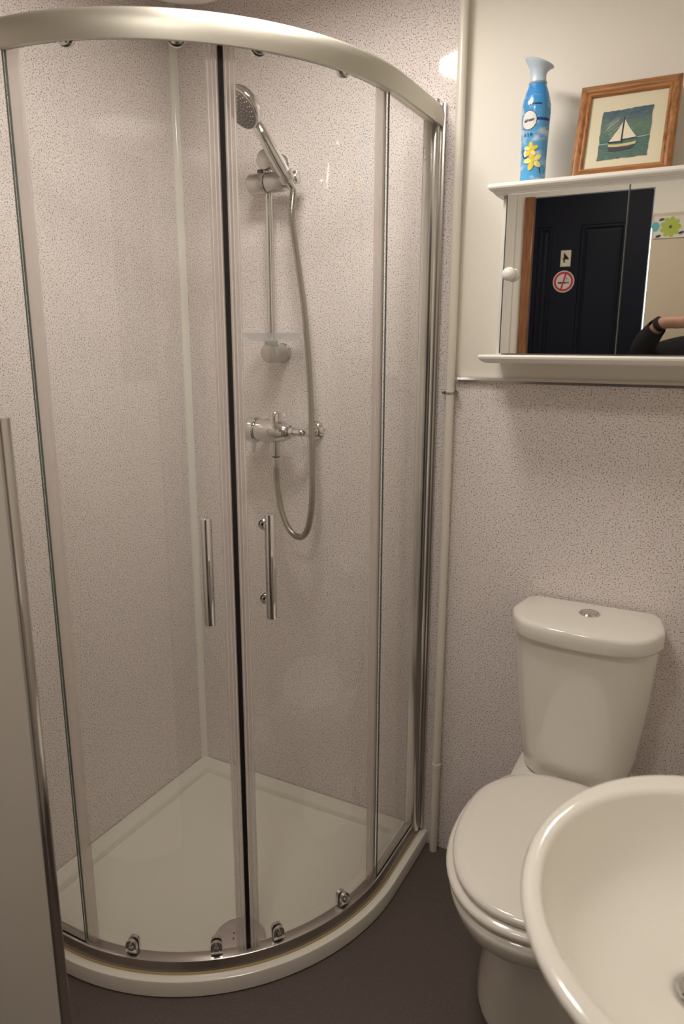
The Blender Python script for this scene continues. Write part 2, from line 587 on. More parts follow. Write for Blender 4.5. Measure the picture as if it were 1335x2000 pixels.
lathe(bm, [(.061, 0), (.0605, .003), (.058, .006), (.048, .0072), (.002, .0076)], (.545, -.558, ZT - .0175), n=56)
obj('waste_cover', bm, STEEL, tray, smooth=40, label='round metal waste cover')
for dx, dy_ in ((-.004, -.012), (-.012, .002)):
    bm = BM()
    lathe(bm, [(.0016, 0), (.0016, .0012)], (.540 + dx, -.560 + dy_, ZT - .0100), n=10)
    obj('screw_hole', bm, BLACKP, tray)

# ============================================================ SHOWER ENCLOSURE
enc = thing('shower_enclosure', 'curved glass quadrant shower enclosure with two sliding doors, standing on the white tray', 'shower enclosure', (.5, -.5, ZT))
ZB, ZTOP = .066, 1.887
# top rail: satin curved fascia
bm = BM()
prof = [(-.016, ZTOP + .006), (.019, ZTOP - .008), (.0225, ZTOP - .007), (.0245, ZTOP + .006), (.0245, ZTOP + .020), (.022, ZTOP + .033),
        (.015, ZTOP + .041), (.005, ZTOP + .044), (-.016, ZTOP + .044)]
qsweep(bm, prof, n=72, off=.012)
obj('top_rail', bm, ALU, enc, smooth=40)
# bottom rail: bevelled sill
bm = BM()
prof = [(-.010, ZT + .0002), (-.022, ZT + .0002), (-.022, ZB - .003), (-.019, ZB), (.004, ZB), (.0065, ZB - .0012), (.0085, ZB - .006), (.0135, .0445), (.0145, .042), (-.010, .042)]
qsweep(bm, prof, n=72, off=.012)
obj('bottom_rail', bm, mat('satin_sill_aluminium', (.42, .385, .355), .28, metal=1), enc, smooth=30)
# yellowed sealant bead outside the sill
bm = BM()
qsweep(bm, [(.0135, .0412), (.0142, .0445), (.0175, .0440), (.0195, .0412)], n=60, off=.004)
obj('sealant_bead', bm, mat('yellowed_sealant', (.40, .31, .15), .5), enc)
# wall posts
def post(side):
    bm = BM(); b2 = BM()
    P = [(-.020, .002), (-.020, .030), (-.014, .034), (.010, .034), (.018, .030), (.018, .002)]
    def M_(d, w, z):
        return Vector((S + d, -w, z)) if side == 'x' else Vector((w, -(S + d), z))
    loft(bm, [[M_(d, w, z) for d, w in P] for z in (ZT + .001, 1.935)])
    obj('wall_post', bm, ALU_D, enc, smooth=30, bevel=.002)
    loft(b2, [[M_(d, w, z) for d, w in ((.018, .001), (.018, .012), (.022, .013), (.026, .012), (.026, .001))] for z in (ZT + .001, 1.930)])
    obj('post_cover', b2, CHROME_S, enc)
post('x'); post('y')

def pane(bm, a0, a1, d0, d1, z0, z1, straight0=False, straight1=False, off=.03, n=24):
    """curved pane; faces 0 glass, edges 1"""
    kw = dict(n=n, a0=a0, a1=a1, straight0=straight0, straight1=straight1, off=off)
    A = qpath(d0, **kw); B = qpath(d1, **kw)
    a0v = [bm.verts.new((x, y, z0)) for x, y in A]; a1v = [bm.verts.new((x, y, z1)) for x, y in A]
    b0v = [bm.verts.new((x, y, z0)) for x, y in B]; b1v = [bm.verts.new((x, y, z1)) for x, y in B]
    for i in range(len(A) - 1):
        bm.faces.new((a0v[i], a0v[i + 1], a1v[i + 1], a1v[i]))
        bm.faces.new((b0v[i], b1v[i], b1v[i + 1], b0v[i + 1]))
        for p_, q_ in ((a0v, b0v), (a1v, b1v)):
            f = bm.faces.new((p_[i], p_[i + 1], q_[i + 1], q_[i])); f.material_index = 1
    for i in (0, -1):
        f = bm.faces.new((a0v[i], a1v[i], b1v[i], b0v[i])); f.material_index = 1
    return bm
# fixed panes next to each wall
bm = pane(BM(), 0, 3.7, -.002, .002, ZB, ZTOP, straight0=True, n=4)
f1 = obj('fixed_pane', bm, [GLASS, GEDGE], enc, smooth=30)
bm = pane(BM(), 86.3, 90, -.002, .002, ZB, ZTOP, straight1=True, n=4)
f2 = obj('fixed_pane', bm, [GLASS, GEDGE], enc, smooth=30)
DI = -.012     # doors run inside the fixed panes
for sgn, a0, a1 in ((1, 3.0, 43.6), (-1, 46.4, 87.0)):
    z0, z1 = ZB - .002, ZTOP + .004
    dr = obj('sliding_door', pane(BM(), a0, a1, DI - .003, DI + .003, z0, z1, n=32), [GLASS, GEDGE], enc, smooth=30)
    # milky seal on the meeting edge with its ribs
    e = 44.46 if sgn > 0 else 45.54
    for (p0, p1, dd) in ((0, 2.25, .0048),):
        s0, s1 = (e - p1, e - p0) if sgn > 0 else (e + p0, e + p1)
        bm = pane(BM(), s0, s1, DI - dd, DI + dd, z0, z1, n=3)
        obj('meeting_seal', bm, SEAL, dr, smooth=30)
        bm = BM()
        for off_ in (.35, 1.05, 1.9):
            a_ = e - off_ if sgn > 0 else e + off_
            pane(bm, a_ - .08, a_ + .08, DI + dd, DI + dd + .0016, z0, z1, n=1)
        obj('seal_rib', bm, mat('pale_rib', (.85, .80, .77), .2), dr)
    # milky seal on the trailing edge, beside the fixed pane
    s0, s1 = (3.9, 6.4) if sgn > 0 else (83.6, 86.1)
    bm = pane(BM(), s0, s1, DI - .0048, DI + .0055, z0, z1, n=3)
    obj('trailing_seal', bm, SEAL, dr, smooth=30)
    # black magnet
    m0, m1 = (44.48, 44.98) if sgn > 0 else (45.02, 45.52)
    obj('magnet_strip', pane(BM(), m0, m1, DI - .006, DI + .006, z0, z1, n=2), BLACKP, dr)
    # handle
    ha = 38.5 if sgn > 0 else 51.1
    rd = (arcpt(ha, .1, 0) - arcpt(ha, 0, 0)).normalized()
    zc_ = .972
    bar = arcpt(ha, DI + .036, 0)
    bm = BM()
    rcyl(bm, (bar.x, bar.y, zc_ - .107), (bar.x, bar.y, zc_ + .107), .0108, .002)
    obj('handle', bm, CHROME, dr, smooth=35)
    for dz in (-.078, .078):
        bm = BM()
        g = arcpt(ha, DI + .003, zc_ + dz)
        cyl(bm, g, g + rd * .034, .0068)
        lathe(bm, [(.011, 0), (.0115, .0015), (.0095, .004)], g, rd, 24)
        g2 = arcpt(ha, DI - .003, zc_ + dz)
        lathe(bm, [(.011, 0), (.0115, .0015), (.009, .006)], g2, -rd, 24)
        obj('handle_stud', bm, CHROME, dr, smooth=35)
    # rollers
    for a_ in ((17.4, 37.4) if sgn > 0 else (52.8, 73.5)):
        rd = (arcpt(a_, .1, 0) - arcpt(a_, 0, 0)).normalized()
        bm = BM()
        c0 = arcpt(a_, DI, ZTOP + .011)
        lathe(bm, [(.014, -.012), (.015, -.010), (.015, -.004), (.006, -.004), (.006, .004), (.0145, .004), (.015, .007), (.012, .010), (.005, .0105)], c0, rd, 28)
        obj('top_roller', bm, CHROME, dr, smooth=35)
        bm = BM()
        tn = Vector((-rd.y, rd.x, 0))
        c0 = arcpt(a_, DI, ZB + .020)
        for s_ in (1, -1):
            base = c0 + rd * (.003 if s_ > 0 else -.011)
            out = []
            for i in range(13):
                t = PI * i / 12
                out.append((.0125 * math.cos(t), .004 + .012 * math.sin(t)))
            out += [(-.0125, -.016), (.0125, -.016)]
            loft(bm, [[base + rd * h + tn * u + Vector((0, 0, w)) for u, w in out] for h in (0, .008)])
            base2 = base + rd * (.008 if s_ > 0 else 0)
            if s_ > 0:
                lathe(bm, [(.0075, 0), (.0075, .003), (.005, .0045)], base2 + Vector((0, 0, -.004)), rd, 20)
                lathe(bm, [(.003, 0), (.003, .004), (.001, .005)], base2 + Vector((0, 0, .009)), rd, 12)
        obj('bottom_clip', bm, CHROME, dr, smooth=35)
# kitemark etched in the fixed pane near its top corner
bm = BM()
for i in range(24):
    a, c = 2 * PI * i / 24, 2 * PI * (i + 1) / 24
    poly(bm, [(S + .0034, -.075 + r * math.cos(t), 1.812 + r * 1.15 * math.sin(t)) for r, t in ((.0105, a), (.012, a), (.012, c), (.0105, c))])
for i in range(12):
    a, c = 2 * PI * i / 12, 2 * PI * (i + 1) / 12
    poly(bm, [(S + .0034, -.075 + r * math.cos(t), 1.812 + r * 1.15 * math.sin(t)) for r, t in ((.003, a), (.0045, a), (.0045, c), (.003, c))])
obj('etched_mark', bm, mat('etched_grey', (.45, .42, .38), .6), f1)

# ============================================================ SHOWER RAIL, HAND SHOWER, HOSE, MIXER
rx_, ry_ = .337, -.055
rail = thing('shower_rail', 'vertical chrome shower riser rail on the speckled wall above the mixer', 'shower rail', (rx_, 0, 1.37))
bm = BM(); cyl(bm, (rx_, ry_, 1.375), (rx_, ry_, 1.850), .0100, 28)
obj('rail_tube', bm, CHROME, rail, smooth=40)
for z in (1.846, 1.373):
    bm = BM()
    lathe(bm, [(.027, 0), (.027, .004), (.0245, .007), (.0245, .072), (.0235, .0745), (.021, .0755)], (rx_, 0, z), (0, -1, 0), 40)
    obj('rail_bracket', bm, CHROME_S, rail, smooth=35)
sl = obj('slider', (lambda bm: (rcyl(bm, (.289, -.062, 1.793), (.338, -.062, 1.793), .0255, .002), rcyl(bm, (.340, -.062, 1.793), (.394, -.064, 1.793), .0240, .001), bm)[2])(BM()), CHROME_S, rail, smooth=35)
bm = BM(); rcyl(bm, (.318, -.064, 1.813), (.318, -.064, 1.825), .008, .001)
obj('slider_button', bm, DGREY, sl, smooth=35)
bm = BM(); cyl(bm, (.339, -.062, 1.793), (.3405, -.062, 1.793), .0243)
obj('slider_gap', bm, DGREY, sl)
# swivel holder ring at the slider end
bm = BM()
hb = Vector((.412, -.090, 1.794)); hd = Vector((.372, -.178, 1.915)) - hb
hdn = hd.normalized()
lathe(bm, [(.0165, -.010), (.019, -.007), (.0195, .008), (.0185, .011)], hb, hdn, 28)
cyl(bm, (.388, -.066, 1.793), (.404, -.074, 1.790), .017, 24)
obj('holder_ring', bm, CHROME_S, sl, smooth=35)
bm = BM(); rcyl(bm, (.408, -.062, 1.797), (.428, -.060, 1.800), .016, .002)
obj('holder_knob', bm, CHROME, sl, smooth=35)
# soap dish clipped on the rail
bm = BM()
cx, cy, cz = .356, -.085, 1.408
secs = [superell(cx, cy, a, b_, z, 44, 2.6) for a, b_, z in ((.040, .030, cz - .004), (.062, .042, cz - .002), (.076, .052, cz + .007), (.0845, .060, cz + .016), (.083, .0585, cz + .017), (.078, .050, cz + .009), (.060, .040, cz + .001), (.030, .022, cz))]
loft(bm, secs)
obj('soap_dish', bm, DISHP, rail, smooth=60, label='clear plastic oval soap dish')
bm = BM(); rcyl(bm, (rx_, -.058, 1.384), (rx_, -.058, 1.408), .0175, .001)
obj('dish_clip', bm, GREYPL, rail, smooth=35)

hs = thing('hand_shower', 'chrome hand shower with grey spray face held in the riser rail slider', 'shower head', (.408, -.088, 1.77))
hc = Vector((.356, -.188, 1.932))                   # head centre
fn = Vector((-.27, -.64, -.70)); fn = (fn - hdn * fn.dot(hdn) * .85).normalized()   # spray direction
bm = BM()
path = crom([hb - hdn * .012, hb + hdn * .004, hb + hdn * .05, hb + hdn * .10 - fn * .002, hc - hdn * .042 - fn * .010, hc - hdn * .01 - fn * .010], 8)
tube(bm, path, lambda t, i: .0125 + .0040 * math.sin(min(1, t * 1.3) * PI) * .8 + (.004 * max(0, t - .6)), 24)
obj('handle_grip', bm, CHROME, hs, smooth=50)
bm = BM()
lathe(bm, [(.020, -.027), (.034, -.023), (.045, -.014), (.0495, -.004), (.0505, .003), (.0485, .007), (.045, .008)], hc, fn, 48)
obj('head_shell', bm, CHROME, hs, smooth=50)
bm = BM()
lathe(bm, [(.046, .0065), (.046, .009), (.044, .0105), (.002, .0115)], hc, fn, 48)
obj('spray_face', bm, SPRAYF, hs, smooth=50)
bm = BM()
U, V, W = frame_of(fn)
for r, k in ((.006, 5), (.014, 10), (.023, 14), (.032, 18), (.040, 22)):
    for i in range(k):
        t = 2 * PI * i / k + r * 30
        lathe(bm, [(.0013, 0), (.0009, .002)], hc + fn * .0108 + U * r * math.cos(t) + V * r * math.sin(t), fn, 6)
obj('spray_nozzles', bm, NOZZ, hs)

hose_pts = [hb - hdn * .014, hb - hdn * .030 + Vector((0, 0, -.008)), (.421, -.082, 1.70), (.434, -.075, 1.588), (.446, -.070, 1.489), (.458, -.070, 1.361), (.468, -.075, 1.231), (.476, -.085, 1.098), (.477, -.090, .989),
            (.464, -.090, .914), (.437, -.086, .885), (.401, -.082, .900), (.373, -.077, .950), (.357, -.073, 1.020), (.355, -.073, 1.072)]
path = crom(hose_pts, 60)
bm = BM()
# resample evenly
L_ = [0]
for a, c in zip(path, path[1:]): L_.append(L_[-1] + (c - a).length)
tot = L_[-1]; M_ = 2400; ev = []; j = 0
for i in range(M_ + 1):
    s_ = tot * i / M_
    while j < len(L_) - 2 and L_[j + 1] < s_: j += 1
    t = (s_ - L_[j]) / max(1e-9, L_[j + 1] - L_[j])
    ev.append(path[j].lerp(path[j + 1], min(1, t)))
tube(bm, ev, lambda t, i: .0076 + (.0011 if (i % 6) < 3 else -.0007), 14)
hose = obj('shower_hose', bm, mat('hose_metal', (.52, .49, .43), .25, metal=1), None, smooth=60, label='ribbed metal shower hose hanging in a loop from hand shower to mixer', cat='hose')
bm = BM(); lathe(bm, [(.0075, 0), (.0095, .004), (.0105, .018), (.0105, .030)], (.355, -.073, 1.066), n=24)
obj('hose_nut', bm, CHROME, hose, smooth=35)
bm = BM(); lathe(bm, [(.0085, 0), (.0095, .003), (.011, .022), (.0105, .027)], hb - hdn * .030, hdn, 24)
obj('hose_cone', bm, CHROME, hose, smooth=35)

mzx, mzy, mzz = .0, -.073, 1.168
mx = thing('shower_mixer', 'chrome bar mixer valve on the speckled wall inside the shower', 'mixer tap', (.35, 0, mzz))
bm = BM()
lathe(bm, [(.025, .300), (.030, .302), (.0315, .312), (.0315, .352), (.0295, .372), (.026, .384), (.021, .396), (.018, .400)], (0, mzy, mzz), (1, 0, 0), 40)
lathe(bm, [(.017, 0), (.017, .034), (.015, .037)], (.355, mzy, mzz + .015), (0, 0, 1), 24)
lathe(bm, [(.0125, 0), (.0125, .045), (.011, .048)], (.355, mzy, mzz - .020), (0, 0, -1), 24)
obj('valve_body', bm, CHROME, mx, smooth=35)
bm = BM()
lathe(bm, [(.026, .266), (.033, .268), (.035, .273), (.035, .297), (.032, .301)], (0, mzy, mzz), (1, 0, 0), 40)
tube(bm, crom([(.284, mzy, mzz - .028), (.284, mzy - .003, mzz - .048), (.284, mzy - .006, mzz - .062)], 5), lambda t, i: .008 - .003 * t, 14)
obj('temperature_knob', bm, CHROME, mx, smooth=35)
bm = BM()
lathe(bm, [(.0145, 0), (.0145, .012), (.010, .014), (.010, .034)], (.400, mzy, mzz), (1, 0, 0), 8)
tube(bm, crom([(.428, mzy, mzz), (.436, mzy + .004, mzz), (.440, mzy + .016, mzz), (.440, -.010, mzz)], 8), .0105, 18)
lathe(bm, [(.026, 0), (.026, .006), (.020, .014), (.014, .017)], (.440, 0, mzz), (0, -1, 0), 36)
obj('inlet_elbow', bm, CHROME, mx, smooth=35)
bm = BM()
tube(bm, crom([(.310, mzy, mzz), (.300, mzy + .014, mzz), (.296, -.010, mzz)], 8), .0105, 18)
lathe(bm, [(.026, 0), (.026, .006), (.020, .014), (.014, .017)], (.290, 0, mzz), (0, -1, 0), 36)
obj('inlet_elbow', bm, CHROME, mx, smooth=35)
bm = BM(); lathe(bm, [(.0115, 0), (.0105, .003)], (.355, mzy, mzz - .0675), (0, 0, -1), 24)
obj('outlet_washer', bm, DGREY, mx)

# ============================================================ PIPE
pipe = thing('wall_pipe', 'cream painted vertical pipe on the wall between shower and toilet', 'pipe', (.826, -.020, 0))
bm = BM()
cyl(bm, (.826, -.020, 0), (.826, -.020, RH), .0105, 28)
obj('pipe_tube', bm, PIPEM, pipe, smooth=40)
bm = BM(); lathe(bm, [(.0108, 0), (.0125, .001), (.0125, .014), (.0108, .015)], (.826, -.020, .262), n=28)
obj('joint_collar', bm, PIPEM, pipe, smooth=40)
bm = BM()
lathe(bm, [(.0108, -.002), (.0125, -.0018), (.0125, .0018), (.0108, .002)], (.826, -.020, 1.283), n=28)
box(bm, .806, .812, -.023, -.001, 1.280, 1.286); box(bm, .838, .848, -.024, -.016, 1.280, 1.286); box(bm, .812, .840, -.008, -.001, 1.279, 1.287)
obj('pipe_clip', bm, mat('tarnished_steel', (.42, .38, .33), .35, metal=1), pipe, smooth=40)

# ============================================================ TOILET
TX = 1.196
wc = thing('toilet', 'white close-coupled toilet with closed lid, standing against the speckled wall', 'toilet', (TX, -.33, 0))
def egg(hw, y0, y1, z, n=64, back=.72, ex=2.25):
    """egg outline: widest a bit behind the middle, rounded front at y1 (towards the viewer)"""
    ym = y0 + (y1 - y0) * .42
    out = []
    for i in range(n):
        t = 2 * PI * i / n
        c, s_ = math.cos(t), math.sin(t)
        if s_ >= 0:      # rear half (towards the wall)
            e_ = 3.0
            x = hw * math.copysign(abs(c) ** (2 / e_), c)
            y = ym + (y0 - ym) * abs(s_) ** (2 / e_)
            # narrow towards the hinge
            k = abs((y - ym) / (y0 - ym)) if y0 != ym else 0
            x *= 1 - (1 - back) * k ** 2.2
        else:
            x = hw * math.copysign(abs(c) ** (2 / ex), c)
            y = ym + (y1 - ym) * abs(s_) ** (2 / ex)
        out.append(Vector((TX + x, y, z)))
    return out
ZS = .400
bm = BM()
secs = [egg(.142, -.055, -.500, 0, back=.95, ex=2.4), egg(.142, -.055, -.502, .010, back=.95, ex=2.4), egg(.137, -.050, -.496, .05, back=.95, ex=2.4),
        egg(.131, -.045, -.486, .13, back=.95), egg(.130, -.042, -.488, .19, back=.95), egg(.138, -.042, -.512, .235, back=.93), egg(.152, -.045, -.560, .275, back=.90),
        egg(.170, -.060, -.615, .315, back=.88), egg(.181, -.080, -.648, .350, back=.86), egg(.185, -.100, -.662, .380, back=.86),
        egg(.183, -.110, -.662, ZS - .008, back=.86), egg(.176, -.115, -.654, ZS, back=.86), egg(.12, -.16, -.60, ZS, back=.86)]
loft(bm, secs)
obj('bowl', bm, CERAMIC, wc, smooth=180)
# rear deck under the cistern
bm = BM()
secs = [superell(TX, -.125, a, b_, z, 40, 5) for a, b_, z in ((.10, .110, .12), (.115, .118, .30), (.128, .122, .36), (.134, .124, .398), (.130, .121, .405), (.10, .10, .406))]
loft(bm, secs)
obj('rear_deck', bm, CERAMIC, wc, smooth=180)
# seat ring (under the lid)
bm = BM()
o1 = [egg(.180, -.178, -.652, ZS + .003), egg(.185, -.176, -.658, ZS + .006), egg(.186, -.175, -.660, ZS + .013), egg(.181, -.178, -.655, ZS + .019), egg(.15, -.20, -.62, ZS + .020)]
loft(bm, o1)
obj('seat', bm, SEATPL, wc, smooth=180)
bm = BM()
o1 = [egg(.160, -.192, -.630, ZS + .021), egg(.172, -.185, -.645, ZS + .024), egg(.1745, -.183, -.648, ZS + .030), egg(.172, -.185, -.645, ZS + .036), egg(.164, -.190, -.636, ZS + .0395), egg(.145, -.205, -.610, ZS + .041), egg(.07, -.28, -.50, ZS + .043)]
loft(bm, o1)
obj('seat_lid', bm, SEATPL, wc, smooth=180)
for s_ in (-1, 1):
    bm = BM()
    rcyl(bm, (TX + s_ * .075 - .016, -.186, ZS + .019), (TX + s_ * .075 + .016, -.186, ZS + .019), .011, .002, 20)
    obj('seat_hinge', bm, SEATPL, wc, smooth=35)
# cistern
def cist(hw, dep, z, cut=.022, bow=.028, n=24, y0=-.012):
    """outline: flat back, slanted rear corners, bowed front"""
    pts = [Vector((TX - hw + cut, y0, z))]
    pts = []
    # front arc from left to right
    for i in range(n + 1):
        t = -1 + 2 * i / n
        x = hw * t
        edge = 1 - abs(t) ** 2
        rnd = (1 - abs(t) ** 7)
        y = y0 - (dep - bow) * (.62 + .38 * rnd) - bow * edge
        pts.append(Vector((TX + x, y, z)))
    pts.append(Vector((TX + hw * 1.0, y0 - dep * .42, z)))
    pts.append(Vector((TX + hw - cut * .35, y0 - cut * .9, z)))
    pts.append(Vector((TX + hw - cut, y0, z)))
    for k in (.5, 0, -.5):
        pts.append(Vector((TX + (hw - cut) * k, y0, z)))
    pts.append(Vector((TX - hw + cut, y0, z)))
    pts.append(Vector((TX - hw + cut * .35, y0 - cut * .9, z)))
    pts.append(Vector((TX - hw, y0 - dep * .42, z)))
    return pts
bm = BM()
loft(bm, [cist(.108, .140, .406), cist(.118, .150, .408), cist(.122, .155, .414), cist(.130, .163, .47), cist(.142, .173, .57), cist(.151, .180, .67), cist(.156, .184, .757)])
obj('cistern', bm, CERAMIC, wc, smooth=50)
bm = BM()
loft(bm, [cist(.155, .184, .757), cist(.1625, .195, .760), cist(.1645, .198, .766), cist(.1645, .198, .789), cist(.1635, .1965, .7955), cist(.160, .193, .7995), cist(.152, .184, .8015), cist(.09, .10, .804, y0=-.05)])
obj('cistern_lid', bm, CERAMIC, wc, smooth=60)
bm = BM()
lathe(bm, [(.0235, 0), (.0235, .003), (.021, .0055), (.018, .005), (.0175, .0035), (.017, .0055), (.010, .0068), (.001, .007)], (TX + .004, -.085, .8025), n=40)
obj('flush_button', bm, CHROME, wc, smooth=35, label='round chrome flush button')

# ============================================================ BASIN
BX, BY, BZ = 1.482, -.985, .85
bs = thing('wash_basin', 'white ceramic oval basin on the right, in front of the toilet', 'basin', (1.56, BY, 0))
def bell(ax, ay, z, dx=0, dy=0, wall=0.0, n=72):
    """oval, its wall side stretched back to the wall by `wall`"""
    out = []
    for i in range(n):
        t = 2 * PI * i / n
        c, s_ = math.cos(t), math.sin(t)
        x = ax * c; y = ay * s_
        if c > 0 and wall:
            x = ax * c + wall * c ** .5
            y = ay * math.copysign(abs(s_) ** .8, s_)
            x = min(x, RW - .003 - BX - dx)
        out.append(Vector((BX + dx + x, BY + dy + y, z)))
    return out
bm = BM()
secs = [bell(.060, .075, .665, .03), bell(.10, .12, .690, .03, wall=.06), bell(.145, .175, .745, .015, wall=.08), bell(.182, .214, .800, .004, wall=.05), bell(.198, .232, .830, 0, wall=.03),
        bell(.2045, .239, .842, wall=.03), bell(.2055, .2405, .847, wall=.03), bell(.203, .238, .8510, wall=.03), bell(.198, .232, .8530, wall=.03), bell(.189, .213, .8535, 0, -.004, wall=.0),
        bell(.1855, .207, .8520, 0, -.006), bell(.183, .203, .846, 0, -.006), bell(.180, .199, .834, 0, -.006), bell(.168, .186, .812, -.001, -.004), bell(.150, .165, .782, -.003, -.002), bell(.118, .128, .757, -.006, 0), bell(.075, .080, .742, -.012, .003), bell(.034, .036, .735, -.018, .006), bell(.026, .026, .731, -.018, .006), bell(.020, .020, .724, -.018, .006), bell(.019, .019, .712, -.018, .006)]
loft(bm, secs)
obj('bowl', bm, CERAMIC, bs, smooth=180)
wx, wy = BX - .018, BY + .006
bm = BM()
lathe(bm, [(.0255, .7305), (.0265, .735), (.0245, .7365), (.021, .735), (.019, .728), (.017, .7275)], (wx, wy, 0), n=36)
obj('waste_ring', bm, CHROME, bs, smooth=40, label='chrome plug hole ring')
bm = BM()
lathe(bm, [(.0185, .7195), (.0185, .7205)], (wx, wy, 0), n=30)
obj('plug_recess', bm, DGREY, bs)
bm = BM()
for t in (0, PI / 2):
    d_ = Vector((math.cos(t + .4), math.sin(t + .4), 0)); q_ = Vector((-d_.y, d_.x, 0))
    loft(bm, [[Vector((wx, wy, z)) + d_ * (s1 * .0185) + q_ * (s2 * .0018) for s1, s2 in ((-1, -1), (1, -1), (1, 1), (-1, 1))] for z in (.7278, .7305)])
lathe(bm, [(.006, .728), (.006, .732), (.003, .7335)], (wx, wy, 0), n=16)
obj('waste_grid', bm, CHROME, bs, smooth=40)
bm = BM()
secs = [superell(1.575, BY, a, b_, z, 40, 2.5) for a, b_, z in ((.095, .100, 0), (.095, .100, .01), (.075, .078, .08), (.066, .070, .35), (.072, .078, .58), (.095, .105, .70))]
loft(bm, secs)
obj('pedestal', bm, CERAMIC, bs, smooth=60)

# ============================================================ MIRROR CABINET
CX0, CX1, CYF = .965, 1.490, -.128
CZ0, CZ1 = 1.376, 1.698
cab = thing('mirror_cabinet', 'white wall cabinet with two mirrored doors above the toilet', 'cabinet', ((CX0 + CX1) / 2, 0, CZ0))
bm = BM(); box(bm, CX0, CX1, CYF, .005, CZ0 - .002, CZ1 + .002)
obj('carcass', bm, WGLOSS, cab, bevel=.001)
def slab(name, prof, x0, x1, m=WGLOSS):
    """prof [(overhang, z)], lofted rectangles that share the wall side"""
    bm = BM()
    secs = []
    for o_, z in prof:
        secs.append([Vector((x0 - o_, .005, z)), Vector((x1 + o_, .005, z)), Vector((x1 + o_, CYF - o_, z)), Vector((x0 - o_, CYF - o_, z))])
    loft(bm, secs)
    return obj(name, bm, m, cab, smooth=25)
slab('top_shelf', [(.012, 1.6980), (.013, 1.7005), (.015, 1.7010), (.016, 1.7035), (.018, 1.7040), (.019, 1.7065), (.022, 1.7070), (.026, 1.7110), (.027, 1.7140), (.026, 1.7190), (.024, 1.7205)], CX0, CX1)
slab('bottom_shelf', [(.014, 1.359), (.018, 1.360), (.024, 1.363), (.030, 1.369), (.031, 1.373), (.029, 1.377)], CX0, CX1)
for k, (x0, x1) in enumerate(((.9785, 1.2125), (1.2155, 1.455))):
    bm = BM()
    box(bm, x0, x1, CYF - .016, CYF - .001, CZ0 + .004, CZ1 - .001)
    d_ = obj('mirror_door', bm, MIRROR, cab)
    if k == 0:
        d_['label'] = 'left mirrored door with a white knob'
    obj('dark_edge', box(BM(), x0 - .0022, x0, CYF - .016, CYF - .001, CZ0 + .004, CZ1 - .001), SEAMD, d_)
    obj('glass_edge', box(BM(), x1, x1 + .0012, CYF - .0165, CYF - .001, CZ0 + .004, CZ1 - .001), MIREDGE, d_)
    if k == 0:
        bm = BM()
        lathe(bm, [(.006, 0), (.0055, .004), (.006, .007), (.011, .010), (.0135, .015), (.0138, .019), (.012, .024), (.008, .0275), (.001, .029)], (.9935, CYF - .016, 1.541), (0, -1, 0), 32)
        obj('knob', bm, WPLASTIC, d_, smooth=60, label='round white knob')

# ============================================================ AEROSOL CAN
ZC = 1.7205
canx, cany = 1.013, -.090
can = thing('air_freshener_can', 'blue aerosol air freshener can with yellow flowers on top of the cabinet', 'aerosol can', (canx, cany, ZC))
KZ = .937
CPROF = [(.0235, .0), (.0252, .002), (.0255, .006), (.0258, .05), (.0268, .09), (.0283, .13), (.0290, .150), (.0284, .162), (.0262, .175), (.0232, .186), (.0200, .195), (.0180, .201), (.0172, .204)]
def crad(z):
    for (r0, z0), (r1, z1) in zip(CPROF, CPROF[1:]):
        if z <= z1:
            return r0 + (r1 - r0) * (z - z0) / (z1 - z0)
    return CPROF[-1][0]
CANM = mat('blue_sky_print', (.1, .4, .8), .22, metal=0, coat=.5)
nt, b, N, L = nodes(CANM)
p = obj_pos(nt)
mp = N('ShaderNodeMapping'); mp.inputs['Scale'].default_value = (1, 1, 1.7); L(p, mp.inputs['Vector'])
cld = ramp(nt, noise(nt, mp.outputs[0], 34, 3, .5), [(.50, (0, 0, 0)), (.68, (.75, .75, .75))])
sep = N('ShaderNodeSeparateXYZ'); L(p, sep.inputs[0])
mr = N('ShaderNodeMapRange'); mr.inputs[1].default_value = .0; mr.inputs[2].default_value = .19; L(sep.outputs[2], mr.inputs[0])
sky = ramp(nt, mr.outputs[0], [(0, (.10, .42, .80)), (.5, (.10, .40, .74)), (1, (.03, .26, .66))])
L(mixc(nt, cld, sky, (.72, .80, .88)), b.inputs['Base Color'])
bm = BM(); lathe(bm, [(a, c * KZ) for a, c in CPROF], (canx, cany, ZC), n=64)
obj('can_body', bm, CANM, can, smooth=60)
bm = BM(); lathe(bm, [(a, c * KZ) for a, c in ((.0176, .2035), (.0182, .205), (.0180, .2075), (.0172, .208))], (canx, cany, ZC), n=40)
obj('collar', bm, mat('grey_collar', (.35, .42, .50), .3), can, smooth=40)
# slanted flared nozzle: towards the viewer's left it rises to a lip
vd = Vector((CAM.x - canx, CAM.y - cany, 0)).normalized()
rt = Vector((-vd.y, vd.x, 0))          # viewer's right
bm = BM()
secs = []
for k, (r, h, tl, sh) in enumerate(((.0170, .207, 0, 0), (.0158, .216, 0, 0), (.0160, .224, -.03, .000), (.0185, .232, -.12, .001), (.0240, .2395, -.24, .001), (.0285, .2445, -.32, .001), (.0290, .2465, -.33, .001), (.0270, .2480, -.33, .001), (.015, .2475, -.30, .0), (.002, .2475, -.30, .0))):
    cen = Vector((canx, cany, ZC + h * KZ)) + rt * sh
    secs.append([cen + rt * (r * math.cos(t)) + vd * (r * .82 * math.sin(t)) + Vector((0, 0, tl * r * math.cos(t))) for t in [2 * PI * i / 40 for i in range(40)]])
loft(bm, secs)
obj('nozzle', bm, mat('pale_blue_nozzle', (.56, .66, .76), .3), can, smooth=60, label='pale flared spray nozzle')
A0 = math.atan2(vd.y, vd.x)
